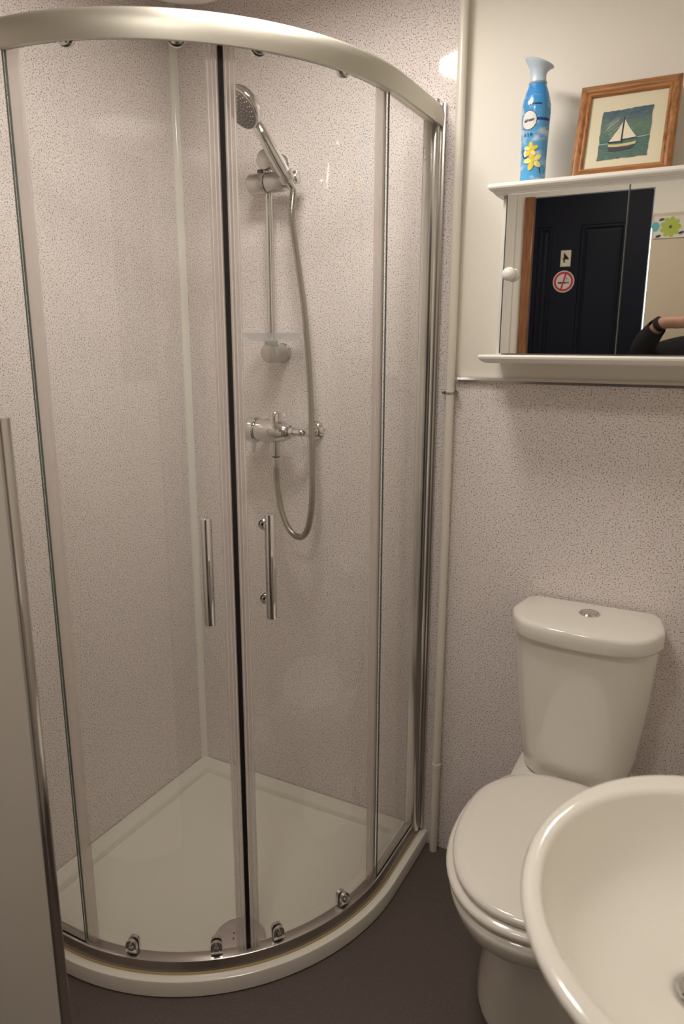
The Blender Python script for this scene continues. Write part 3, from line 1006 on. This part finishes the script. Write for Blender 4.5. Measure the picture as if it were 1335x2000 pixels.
def wrap(bm, ang, zc, lift):
    """x,y in metres on the label -> can surface; ang offset in radians to the viewer's right"""
    for v in bm.verts:
        z = zc + v.co.y
        r = crad(z) + lift + v.co.z
        a = A0 + ang + v.co.x / .0275
        v.co = Vector((canx + r * math.cos(a), cany + r * math.sin(a), ZC + z * KZ))
    return bm
def ell(bm, cx, cy, a, b_, n=28, mi=0, sub=3):
    """disc made of rings so that it bends well"""
    rings = []
    for k in range(sub + 1):
        s_ = k / sub
        rings.append([bm.verts.new((cx + a * s_ * math.cos(2 * PI * i / n), cy + b_ * s_ * math.sin(2 * PI * i / n), 0)) for i in range(n)] if k else [bm.verts.new((cx, cy, 0))])
    for i in range(n):
        j = (i + 1) % n
        f = bm.faces.new((rings[0][0], rings[1][i], rings[1][j])); f.material_index = mi
        for k in range(1, sub):
            f = bm.faces.new((rings[k][i], rings[k + 1][i], rings[k + 1][j], rings[k][j])); f.material_index = mi
PRN = mat('navy_print', (.01, .02, .12), .35)
PWH = mat('white_print', (.82, .80, .76), .35)
PYE = mat('yellow_petal', (.86, .66, .06), .4)
PYL = mat('pale_yellow_petal', (.92, .84, .30), .4)
PBK = mat('black_ink', (.015, .012, .02), .4)
# navy band to the right of the oval logo
bm = BM()
for i in range(10):
    x0, x1 = .004 + .0034 * i, .004 + .0034 * (i + 1)
    poly(bm, [(x0, -.003, 0), (x1, -.003, 0), (x1, .0025, 0), (x0, .0025, 0)])
obj('label_band', wrap(bm, -.15, .130, .0003), mat('navy_band', (.015, .05, .30), .3), can)
bm = BM(); ell(bm, 0, 0, .0165, .0195)
obj('logo_rim', wrap(bm, -.50, .128, .0005), PRN, can)
bm = BM(); ell(bm, 0, 0, .0153, .0182)
obj('logo_oval', wrap(bm, -.50, .128, .0008), PWH, can)
tb = text_mesh('febreze', .0088, .92, shear=.35, offset=.0001)
for v in tb.verts: v.co = Vector((v.co.x * .82, v.co.y + v.co.x * .10, 0))
obj('logo_text', wrap(tb, -.50, .128, .0013), PRN, can)
obj('variety_text', wrap(text_mesh('AIR', .0098, 1.55, offset=.0001), -.52, .099, .0008), PRN, can)
bm = BM()
for x0, x1, z0, z1 in ((-.013, -.007, -.0026, -.0012), (-.006, -.002, -.0018, .0008), (-.0012, .001, -.0018, .0016), (.0016, .0050, -.0018, .0006), (.0056, .0085, -.0018, .0010), (.0092, .0125, -.0018, .0004)):
    poly(bm, [(x0, z0, 0), (x1, z0, 0), (x1, z1, 0), (x0, z1, 0)])
obj('top_print', wrap(bm, -.10, .160, .0006), PBK, can)
bm = BM(); ell(bm, -.011, .003, .0035, .005)
obj('top_emblem', wrap(bm, -.12, .160, .0007), PWH, can)
def blossom(bm, cx, cy, r, rot, mi):
    for k in range(5):
        t = rot + 2 * PI * k / 5
        n = 14
        ux, uy = math.cos(t), math.sin(t)
        vx, vy = -uy, ux
        c = bm.verts.new((cx + ux * r * .5, cy + uy * r * .5, .0002 * k))
        ring = []
        for i in range(n):
            a = 2 * PI * i / n
            l_ = r * (.5 + .5 * math.cos(a)); w_ = r * .27 * math.sin(a) * (1.0 if math.cos(a) > -.3 else .6)
            ring.append(bm.verts.new((cx + ux * l_ + vx * w_, cy + uy * l_ + vy * w_, .0002 * k)))
        for i in range(n):
            f = bm.faces.new((c, ring[i], ring[(i + 1) % n])); f.material_index = (mi + k) % 2
    n = 10
    c = bm.verts.new((cx, cy, .0014))
    ring = [bm.verts.new((cx + r * .16 * math.cos(2 * PI * i / n), cy + r * .16 * math.sin(2 * PI * i / n), .0014)) for i in range(n)]
    for i in range(n):
        f = bm.faces.new((c, ring[i], ring[(i + 1) % n])); f.material_index = 0
bm = BM()
blossom(bm, -.001, .004, .0155, 1.6, 0)
blossom(bm, .0045, -.019, .0205, .6, 1)
obj('flower_print', wrap(bm, -.22, .066, .0008), [PYE, PYL], can, label='yellow blossoms on the can')
bm = BM()
def ribbon(bm, pts, w):
    P = crom([(x, y, 0) for x, y in pts], 6)
    for i, (a, c) in enumerate(zip(P, P[1:])):
        t = (c - a).normalized(); q = Vector((-t.y, t.x, 0)) * w
        poly(bm, [a - q, a + q, c + q, c - q])
ribbon(bm, [(-.018, .006), (-.021, .000), (-.019, -.008), (-.012, -.013), (-.006, -.015)], .0010)
ribbon(bm, [(-.020, -.004), (-.015, -.011), (-.007, -.013)], .0012)
ribbon(bm, [(.012, -.026), (.019, -.033), (.022, -.044)], .0009)
obj('stem_print', wrap(bm, -.22, .066, .0007), PBK, can)
bm = BM(); ell(bm, -.0125, -.002, .0042, .007)
obj('bud_print', wrap(bm, -.24, .064, .0007), PWH, can)

# ============================================================ FRAMED PICTURE (leans back against the wall)
fw, fh, ft = .190, .199, .016
fx0 = 1.089
ybot, lean = -.083, math.asin(.062 / .190)
fr = thing('picture_frame', 'honey-brown wooden frame with a sailboat picture, leaning back on top of the cabinet', 'picture', (fx0 + fw / 2, ybot, ZC))
FM = Matrix.Translation((fx0, ybot, ZC)) @ Matrix.Rotation(-lean, 4, 'X') @ Matrix.Rotation(math.radians(0), 4, 'Z')
def fp(u, v, w):     # u right, v up, w out of the picture
    return FM @ Vector((u, -w, v))
def moulding(only, prof):
    bm = BM()
    secs = []
    for o_, h in prof:
        secs.append([(o_, o_, h), (fw - o_, o_, h), (fw - o_, fh - o_, h), (o_, fh - o_, h)])
    for side in range(4):
        if side != only: continue
        a, c = side, (side + 1) % 4
        loft(bm, [[fp(*s_[a]) for s_ in secs], [fp(*s_[c]) for s_ in secs]])
    return bm
mp_ = [(0, 0), (0, .010), (.002, .0135), (.006, .015), (.012, .0135), (.0155, .011), (.0175, .012), (.020, .0115), (.0225, .0085), (.0225, 0)]
for sd in range(4):
    obj('frame_stile' if sd % 2 else 'frame_rail', moulding(sd, mp_), WOODV if sd % 2 else WOODH, fr, smooth=40)
bm = BM()
e0 = .0225
def fpoly(bm, pts, w, mi=0):
    return poly(bm, [fp(u, v, w) for u, v in pts], mi)
secs = [[fp(u, v, w) for u, v in ((.004, .004), (fw - .004, .004), (fw - .004, fh - .004), (.004, fh - .004))] for w in (.0, .004)]
loft(bm, secs)
obj('mount_board', bm, mat('cream_mount', (.74, .68, .50), .6), fr)
# torn-edge seascape
rnd = random.Random(7)
x0, x1, z0, z1 = .047, .1415, .040, .146
def jag(a, c, n, amp):
    out = []
    for i in range(n):
        t = i / n
        out.append((a[0] + (c[0] - a[0]) * t + rnd.uniform(-amp, amp), a[1] + (c[1] - a[1]) * t + rnd.uniform(-amp, amp)))
    return out
edge = jag((x0, z0), (x1, z0 + .002), 16, .0011) + jag((x1, z0 + .002), (x1 + .001, z1), 14, .0011) + jag((x1 + .001, z1), (x0 + .001, z1 - .004), 16, .0011) + jag((x0 + .001, z1 - .004), (x0, z0), 14, .0011)
bm = BM()
fpoly(bm, edge, .0046)
bmesh.ops.triangulate(bm, faces=bm.faces[:])
SEA = mat('blue_green_seascape', (.1, .2, .25), .5)
nt, b, N, L = nodes(SEA)
p = obj_pos(nt)
sep = N('ShaderNodeSeparateXYZ'); L(p, sep.inputs[0])
mr = N('ShaderNodeMapRange'); mr.inputs[1].default_value = .03; mr.inputs[2].default_value = .15; L(sep.outputs[2], mr.inputs[0])
g = ramp(nt, mr.outputs[0], [(0, (.085, .15, .115)), (.42, (.05, .135, .12)), (.44, (.09, .165, .13)), (.62, (.12, .19, .13)), (.78, (.075, .12, .15)), (1, (.05, .09, .14))])
st = N('ShaderNodeMapping'); st.inputs['Scale'].default_value = (1, 1, 4); L(p, st.inputs['Vector'])
L(mixc(nt, ramp(nt, noise(nt, st.outputs[0], 90, 4, .7), [(.45, (0, 0, 0)), (.75, (.6, .6, .6))]), g, (.20, .30, .26)), b.inputs['Base Color'])
obj('seascape', bm, SEA, fr, label='blue-green torn-edge seascape')
bm = BM()
# sails 0 cream, hull 1 pale yellow, 2 dark, 3 mast, 4 white streaks
mxx = .0905
fpoly(bm, [(mxx + .001, .080), (mxx + .0018, .122), (mxx + .011, .105), (mxx + .024, .0865), (mxx + .027, .0825)], .0052, 0)
fpoly(bm, [(mxx - .002, .077), (mxx - .0015, .118), (mxx - .010, .100), (mxx - .024, .0775)], .0052, 0)
fpoly(bm, [(mxx - .001, .072), (mxx + .0014, .072), (mxx + .0006, .129), (mxx - .0003, .129)], .0056, 3)
fpoly(bm, [(mxx - .025, .072), (mxx - .010, .0705), (mxx + .012, .0715), (mxx + .028, .0735), (mxx + .026, .068), (mxx + .012, .0655), (mxx - .008, .0650), (mxx - .024, .0665)], .0052, 1)
fpoly(bm, [(mxx - .0255, .0662), (mxx - .008, .0648), (mxx + .012, .0652), (mxx + .0265, .068), (mxx + .022, .0600), (mxx + .010, .0575), (mxx - .010, .0565), (mxx - .022, .0575)], .0054, 2)
fpoly(bm, [(mxx - .026, .0765), (mxx - .003, .0768), (mxx - .003, .0755), (mxx - .026, .0750)], .0056, 3)
fpoly(bm, [(mxx + .002, .0800), (mxx + .027, .0822), (mxx + .027, .0812), (mxx + .002, .0787)], .0056, 3)
def streak(a, c, w):
    a, c = Vector(a), Vector(c); t = (c - a).normalized(); q = Vector((-t.y, t.x)) * w
    fpoly(bm, [a - q, a + q, c + q, c - q], .0050, 4)
for k in range(6):
    streak((.056 + k * .0045, .098 + k * .004), (.066 + k * .0035, .118 + k * .0022), .00032)
for k in range(5):
    streak((.056 + k * .003, .112 - k * .0065), (.078 + k * .0015, .128 - k * .0065), .00032)
streak((.048, .0735), (.066, .0738), .0006); streak((.119, .0815), (.141, .0835), .0007)
obj('sailboat', bm, [mat('sail_cream', (.78, .72, .55), .6), mat('hull_yellow', (.60, .55, .25), .6), mat('hull_dark', (.07, .06, .08), .6), mat('mast_black', (.02, .025, .035), .6), mat('streak_white', (.55, .58, .52), .6)], fr)

# ============================================================ PANEL IN THE LEFT FOREGROUND
D_ = .97
px_, py_ = CAM.x - .800 * D_, CAM.y + .601 * D_
PZ = 1.309
pan = thing('partition_panel', 'white panel with a polished metal end strip at the left edge, in front of the shower', 'panel', (px_ * .5, py_, 0))
bm = BM(); box(bm, .001, px_ - .003, py_ - .0006, py_ + .0126, 0, PZ)
obj('board', bm, mat('white_laminate', (.90, .87, .79), .35), pan, bevel=.0015)
bm = BM()
prof = [(-.004, -.0018), (.0005, -.0018), (.002, -.0005), (.0026, .002), (.0026, .010), (.002, .0125), (.0005, .0138), (-.004, .0138)]
loft(bm, [[Vector((px_ + u, py_ + v, z)) for u, v in prof] for z in (0, PZ + .002)])
obj('end_strip', bm, mat('polished_end_strip', (.62, .59, .57), .10, metal=1), pan, smooth=60, label='polished metal end strip')

# ============================================================ PHOTOGRAPHER (seen in the cabinet mirror)
def skin_mesh(joints, edges, root, sub=2):
    """joints {name: ((x,y,z), (rx, ry))}"""
    names = list(joints)
    me = bpy.data.meshes.new('sk')
    me.from_pydata([joints[n_][0] for n_ in names], [(names.index(a), names.index(c)) for a, c in edges], [])
    o = bpy.data.objects.new('sk', me); COL.objects.link(o)
    o.modifiers.new('skin', 'SKIN')
    if not me.skin_vertices:
        bpy.context.view_layer.objects.active = o
    sv = me.skin_vertices[0].data
    for i, n_ in enumerate(names):
        r = joints[n_][1]
        sv[i].radius = r if isinstance(r, tuple) else (r, r)
        sv[i].use_root = (n_ == root)
    ss = o.modifiers.new('sub', 'SUBSURF'); ss.levels = sub; ss.render_levels = sub
    bpy.context.view_layer.update()
    dg = bpy.context.evaluated_depsgraph_get()
    m2 = bpy.data.meshes.new_from_object(o.evaluated_get(dg))
    bm = BM(); bm.from_mesh(m2)
    bpy.data.objects.remove(o); bpy.data.meshes.remove(me); bpy.data.meshes.remove(m2)
    return bm
PX, PY = 1.42, -1.985
per = thing('person', 'person in black long sleeves raising a camera, seen in the cabinet mirror', 'person', (PX, PY, 0))
Jt = {
 'pelvis': ((PX, PY, .93), (.145, .10)), 'waist': ((PX, PY, 1.06), (.125, .09)), 'chest': ((PX, PY + .01, 1.24), (.145, .10)), 'collar': ((PX, PY, 1.375), (.085, .07)),
 'neck': ((PX, PY + .010, 1.45), .047), 'skull0': ((PX, PY + .040, 1.53), (.054, .064)), 'skull1': ((PX, PY + .03, 1.62), (.070, .085)), 'skull2': ((PX, PY + .02, 1.68), (.055, .065)),
 'shL': ((PX - .175, PY, 1.370), .060), 'elL': ((1.075, -1.915, 1.335), .044), 'foL': ((1.110, -1.835, 1.415), .038), 'wrL': ((1.160, -1.775, 1.478), .025), 'paL': ((1.225, -1.757, 1.492), (.034, .017)), 'knL': ((1.290, -1.753, 1.490), (.036, .014)),
 'shR': ((PX + .175, PY, 1.370), .060), 'elR': ((1.655, -1.905, 1.200), .042), 'foR': ((1.610, -1.83, 1.29), .036), 'wrR': ((1.555, -1.775, 1.365), .025), 'paR': ((1.520, -1.757, 1.395), (.018, .032)),
 'hiL': ((PX - .095, PY, .86), .085), 'kneL': ((PX - .10, PY + .01, .48), .056), 'anL': ((PX - .10, PY - .01, .09), .036), 'toL': ((PX - .11, PY + .13, .03), (.032, .022)), 'heL': ((PX - .10, PY - .05, .035), .028),
 'hiR': ((PX + .095, PY, .86), .085), 'kneR': ((PX + .10, PY + .01, .48), .056), 'anR': ((PX + .10, PY - .01, .09), .036), 'toR': ((PX + .11, PY + .13, .03), (.032, .022)), 'heR': ((PX + .10, PY - .05, .035), .028)}
Ed = [('pelvis', 'waist'), ('waist', 'chest'), ('chest', 'collar'), ('collar', 'neck'), ('neck', 'skull0'), ('skull0', 'skull1'), ('skull1', 'skull2')]
for s_ in 'LR':
    Ed += [('collar', 'sh' + s_), ('sh' + s_, 'el' + s_), ('el' + s_, 'fo' + s_), ('fo' + s_, 'wr' + s_), ('wr' + s_, 'pa' + s_),
           ('pelvis', 'hi' + s_), ('hi' + s_, 'kne' + s_), ('kne' + s_, 'an' + s_), ('an' + s_, 'to' + s_), ('an' + s_, 'he' + s_)]
Ed.append(('paL', 'knL'))
# fingers: left hand lies over the top of the camera, right hand round its grip
def finger(hand, k, base, pts, r=.0088):
    prev = 'knL' if hand == 'L' else 'paR'
    for i, p_ in enumerate([base] + pts):
        nm = 'f%s%d%d' % (hand, k, i)
        Jt[nm] = (p_, r * (1 - .09 * i))
        Ed.append((prev, nm)); prev = nm
for k in range(4):
    y = -1.778 + .0, 
    yy = -1.786 + k * .022; l_ = (.020, .025, .024, .017)[k]
    finger('L', k, (1.305, yy, 1.493), [(1.322 + l_, yy + .001, 1.489), (1.352 + l_ * 1.6, yy + .003, 1.474), (1.366 + l_ * 1.9, yy + .004, 1.452)], .0085)
    zz = 1.437 - k * .020
    finger('R', k, (1.512, -1.732, zz), [(1.500, -1.718, zz), (1.484, -1.716, zz), (1.474, -1.718, zz)], .0082)
Jt['tL0'] = ((1.250, -1.745, 1.470), .0105); Jt['tL1'] = ((1.285, -1.742, 1.452), .0098); Jt['tL2'] = ((1.315, -1.742, 1.443), .0088)
Ed += [('paL', 'tL0'), ('tL0', 'tL1'), ('tL1', 'tL2')]
Jt['tR0'] = ((1.520, -1.778, 1.415), .0105); Jt['tR1'] = ((1.503, -1.785, 1.430), .0095); Jt['tR2'] = ((1.488, -1.787, 1.440), .0085)
Ed += [('paR', 'tR0'), ('tR0', 'tR1'), ('tR1', 'tR2')]
bodybm = skin_mesh(Jt, Ed, 'pelvis', 2)
jmbm = bodybm.copy()
jmbm.normal_update()
for v in jmbm.verts:
    v.co += v.normal * (.016 if v.co.z < 1.3 else .011)
def cut(bm, co, no, clear=True):
    bmesh.ops.bisect_plane(bm, geom=bm.verts[:] + bm.edges[:] + bm.faces[:], plane_co=co, plane_no=no, clear_outer=clear)
cut(jmbm, (0, 0, .885), (0, 0, -1))
for fa, wr, lo in (('foL', 'wrL', lambda p: p.x < 1.40 and p.z > 1.40 and p.y > -1.87), ('foR', 'wrR', lambda p: p.x > 1.44 and p.y > -1.86 and p.z > 1.22)):
    a_, c_ = Vector(Jt[fa][0]), Vector(Jt[wr][0])
    w_ = (c_ - a_).normalized(); q_ = a_.lerp(c_, .78)
    cut(jmbm, q_, w_, False)
    bmesh.ops.delete(jmbm, geom=[v for v in jmbm.verts if (v.co - q_).dot(w_) > 1e-4 and lo(v.co)], context='VERTS')
cut(jmbm, (0, 0, 1.432), (0, 0, 1), False)
bmesh.ops.delete(jmbm, geom=[v for v in jmbm.verts if v.co.z > 1.4325 and v.co.x > 1.25], context='VERTS')
trbm = bodybm.copy()
trbm.normal_update()
for v in [v for v in trbm.verts]:
    v.co += v.normal * (.009 if v.co.z > .14 else .016)
cut(trbm, (0, 0, 1.0), (0, 0, 1))
cut(trbm, (0, 0, .07), (0, 0, -1))
body = obj('body', bodybm, SKIN, per, smooth=180)
# face: eyes, nose, mouth, ears on the head front (+y)
hx, hy = PX, PY + .03
for s_ in (-1, 1):
    bm = BM()
    lathe(bm, [(.001, 0), (.010, .003), (.013, .009), (.010, .014), (.005, .0165), (.001, .017)], (hx + s_ * .029, hy + .054, 1.612), (0, 1, 0), 18, sx=1, sy=.62, u=(1, 0, 0))
    ey = obj('eye', bm, EYEW, per, smooth=60)
    bm = BM(); lathe(bm, [(.0052, .012), (.0048, .0168), (.001, .0176)], (hx + s_ * .029, hy + .054, 1.612), (0, 1, 0), 14)
    obj('iris', bm, HAIR, ey, smooth=60)
    bm = BM()
    tube(bm, crom([(hx + s_ * .046, hy + .062, 1.628), (hx + s_ * .030, hy + .071, 1.633), (hx + s_ * .014, hy + .073, 1.629)], 5), lambda t, i: .0028, 8)
    obj('eyebrow', bm, HAIR, per, smooth=60)
bm = BM(); loft(bm, [[Vector((hx + u, y, z)) for u, y, z in s_] for s_ in (
    [(-.006, hy + .070, 1.615), (.006, hy + .070, 1.615), (.004, hy + .080, 1.613), (-.004, hy + .080, 1.613)],
    [(-.010, hy + .068, 1.592), (.010, hy + .068, 1.592), (.006, hy + .094, 1.588), (-.006, hy + .094, 1.588)],
    [(-.014, hy + .066, 1.578), (.014, hy + .066, 1.578), (.009, hy + .092, 1.576), (-.009, hy + .092, 1.576)])])
obj('nose', bm, SKIN, per, smooth=60)
bm = BM(); lathe(bm, [(.001, -.003), (.018, 0), (.024, .004), (.001, .010)], (hx, hy + .066, 1.552), (0, 1, 0), 20, sx=1, sy=.32, u=(1, 0, 0))
obj('mouth', bm, LIP, per, smooth=60)
for s_ in (-1, 1):
    bm = BM()
    lathe(bm, [(.010, -.006), (.016, 0), (.015, .006), (.006, .008)], (hx + s_ * .066, hy + .002, 1.598), (s_, 0, .1), 16, sx=1, sy=1.5, u=(0, 1, 0))
    obj('ear', bm, SKIN, per, smooth=60)
bm = BM()
secs = []
for k in range(12):
    t = k / 11
    z = 1.545 + .185 * t
    r = math.sqrt(max(0.0005, 1 - ((z - 1.625) / .108) ** 2))
    front = hy + (.050 if z > 1.655 else .010)
    pts = []
    for i in range(28):
        a = 2 * PI * i / 28
        y = hy - .008 + .098 * r * math.sin(a)
        pts.append(Vector((hx + .080 * r * math.cos(a), min(y, front), z)))
    secs.append(pts)
loft(bm, secs)
obj('hair', bm, HAIR, per, smooth=60, label='short brown hair')
# clothes
obj('jumper', jmbm, BLACKC, per, smooth=180, label='black long-sleeved top')
obj('trousers', trbm, NAVYC, per, smooth=180, label='dark trousers')
for s_ in (-1, 1):
    bm = BM()
    secs = []
    for t, hw, hh in ((-.075, .012, .02), (-.065, .034, .05), (-.02, .042, .085), (.03, .044, .075), (.09, .050, .05), (.15, .048, .042), (.185, .034, .034), (.198, .010, .02)):
        cx_ = PX + s_ * (.10 + .008 * (t > .1))
        secs.append([Vector((cx_ + hw * math.cos(a), PY + t - .02, .004 + hh * .5 + hh * .5 * max(-1, math.sin(a) * 1.15 if math.sin(a) < 0 else math.sin(a)))) for a in [2 * PI * i / 20 for i in range(20)]])
    loft(bm, secs)
    obj('shoe', bm, SHOE, per, smooth=60)
# black wristband
wd = (Vector(Jt['paL'][0]) - Vector(Jt['foL'][0])).normalized()
bm = BM(); w0 = Vector(Jt['wrL'][0]) - wd * .004
lathe(bm, [(.0265, -.011), (.0295, -.009), (.0295, .009), (.0265, .011)], w0, wd, 28)
tag(obj('wristband', bm, mat('black_strap', (.012, .012, .012), .5), None, smooth=40), "black wristband on the photographer's raised wrist, seen in the mirror", 'wristband')
# the camera they hold
vdir = Vector((-.4535, .8625, -.2254)); vr = vdir.cross(Vector((0, 0, 1))).normalized(); vu = vr.cross(vdir).normalized()
co = CAM - vdir * .052
ph = thing('camera', "small black camera held up in the photographer's hands", 'camera', tuple(co))
def obox(bm, c, hx_, hy_, hz_):
    vs = [[c + vr * (sx_ * hx_) + vu * (sz_ * hz_) + vdir * (sy_ * hy_) for sx_, sz_ in ((-1, -1), (1, -1), (1, 1), (-1, 1))] for sy_ in (-1, 1)]
    loft(bm, vs)
bm = BM(); obox(bm, co, .055, .016, .033)
obj('camera_body', bm, CAMB, ph, bevel=.004)
bm = BM(); lathe(bm, [(.027, .016), (.027, .030), (.024, .032)], co, vdir, 32)
obj('lens_ring', bm, CAMB, ph, smooth=40)
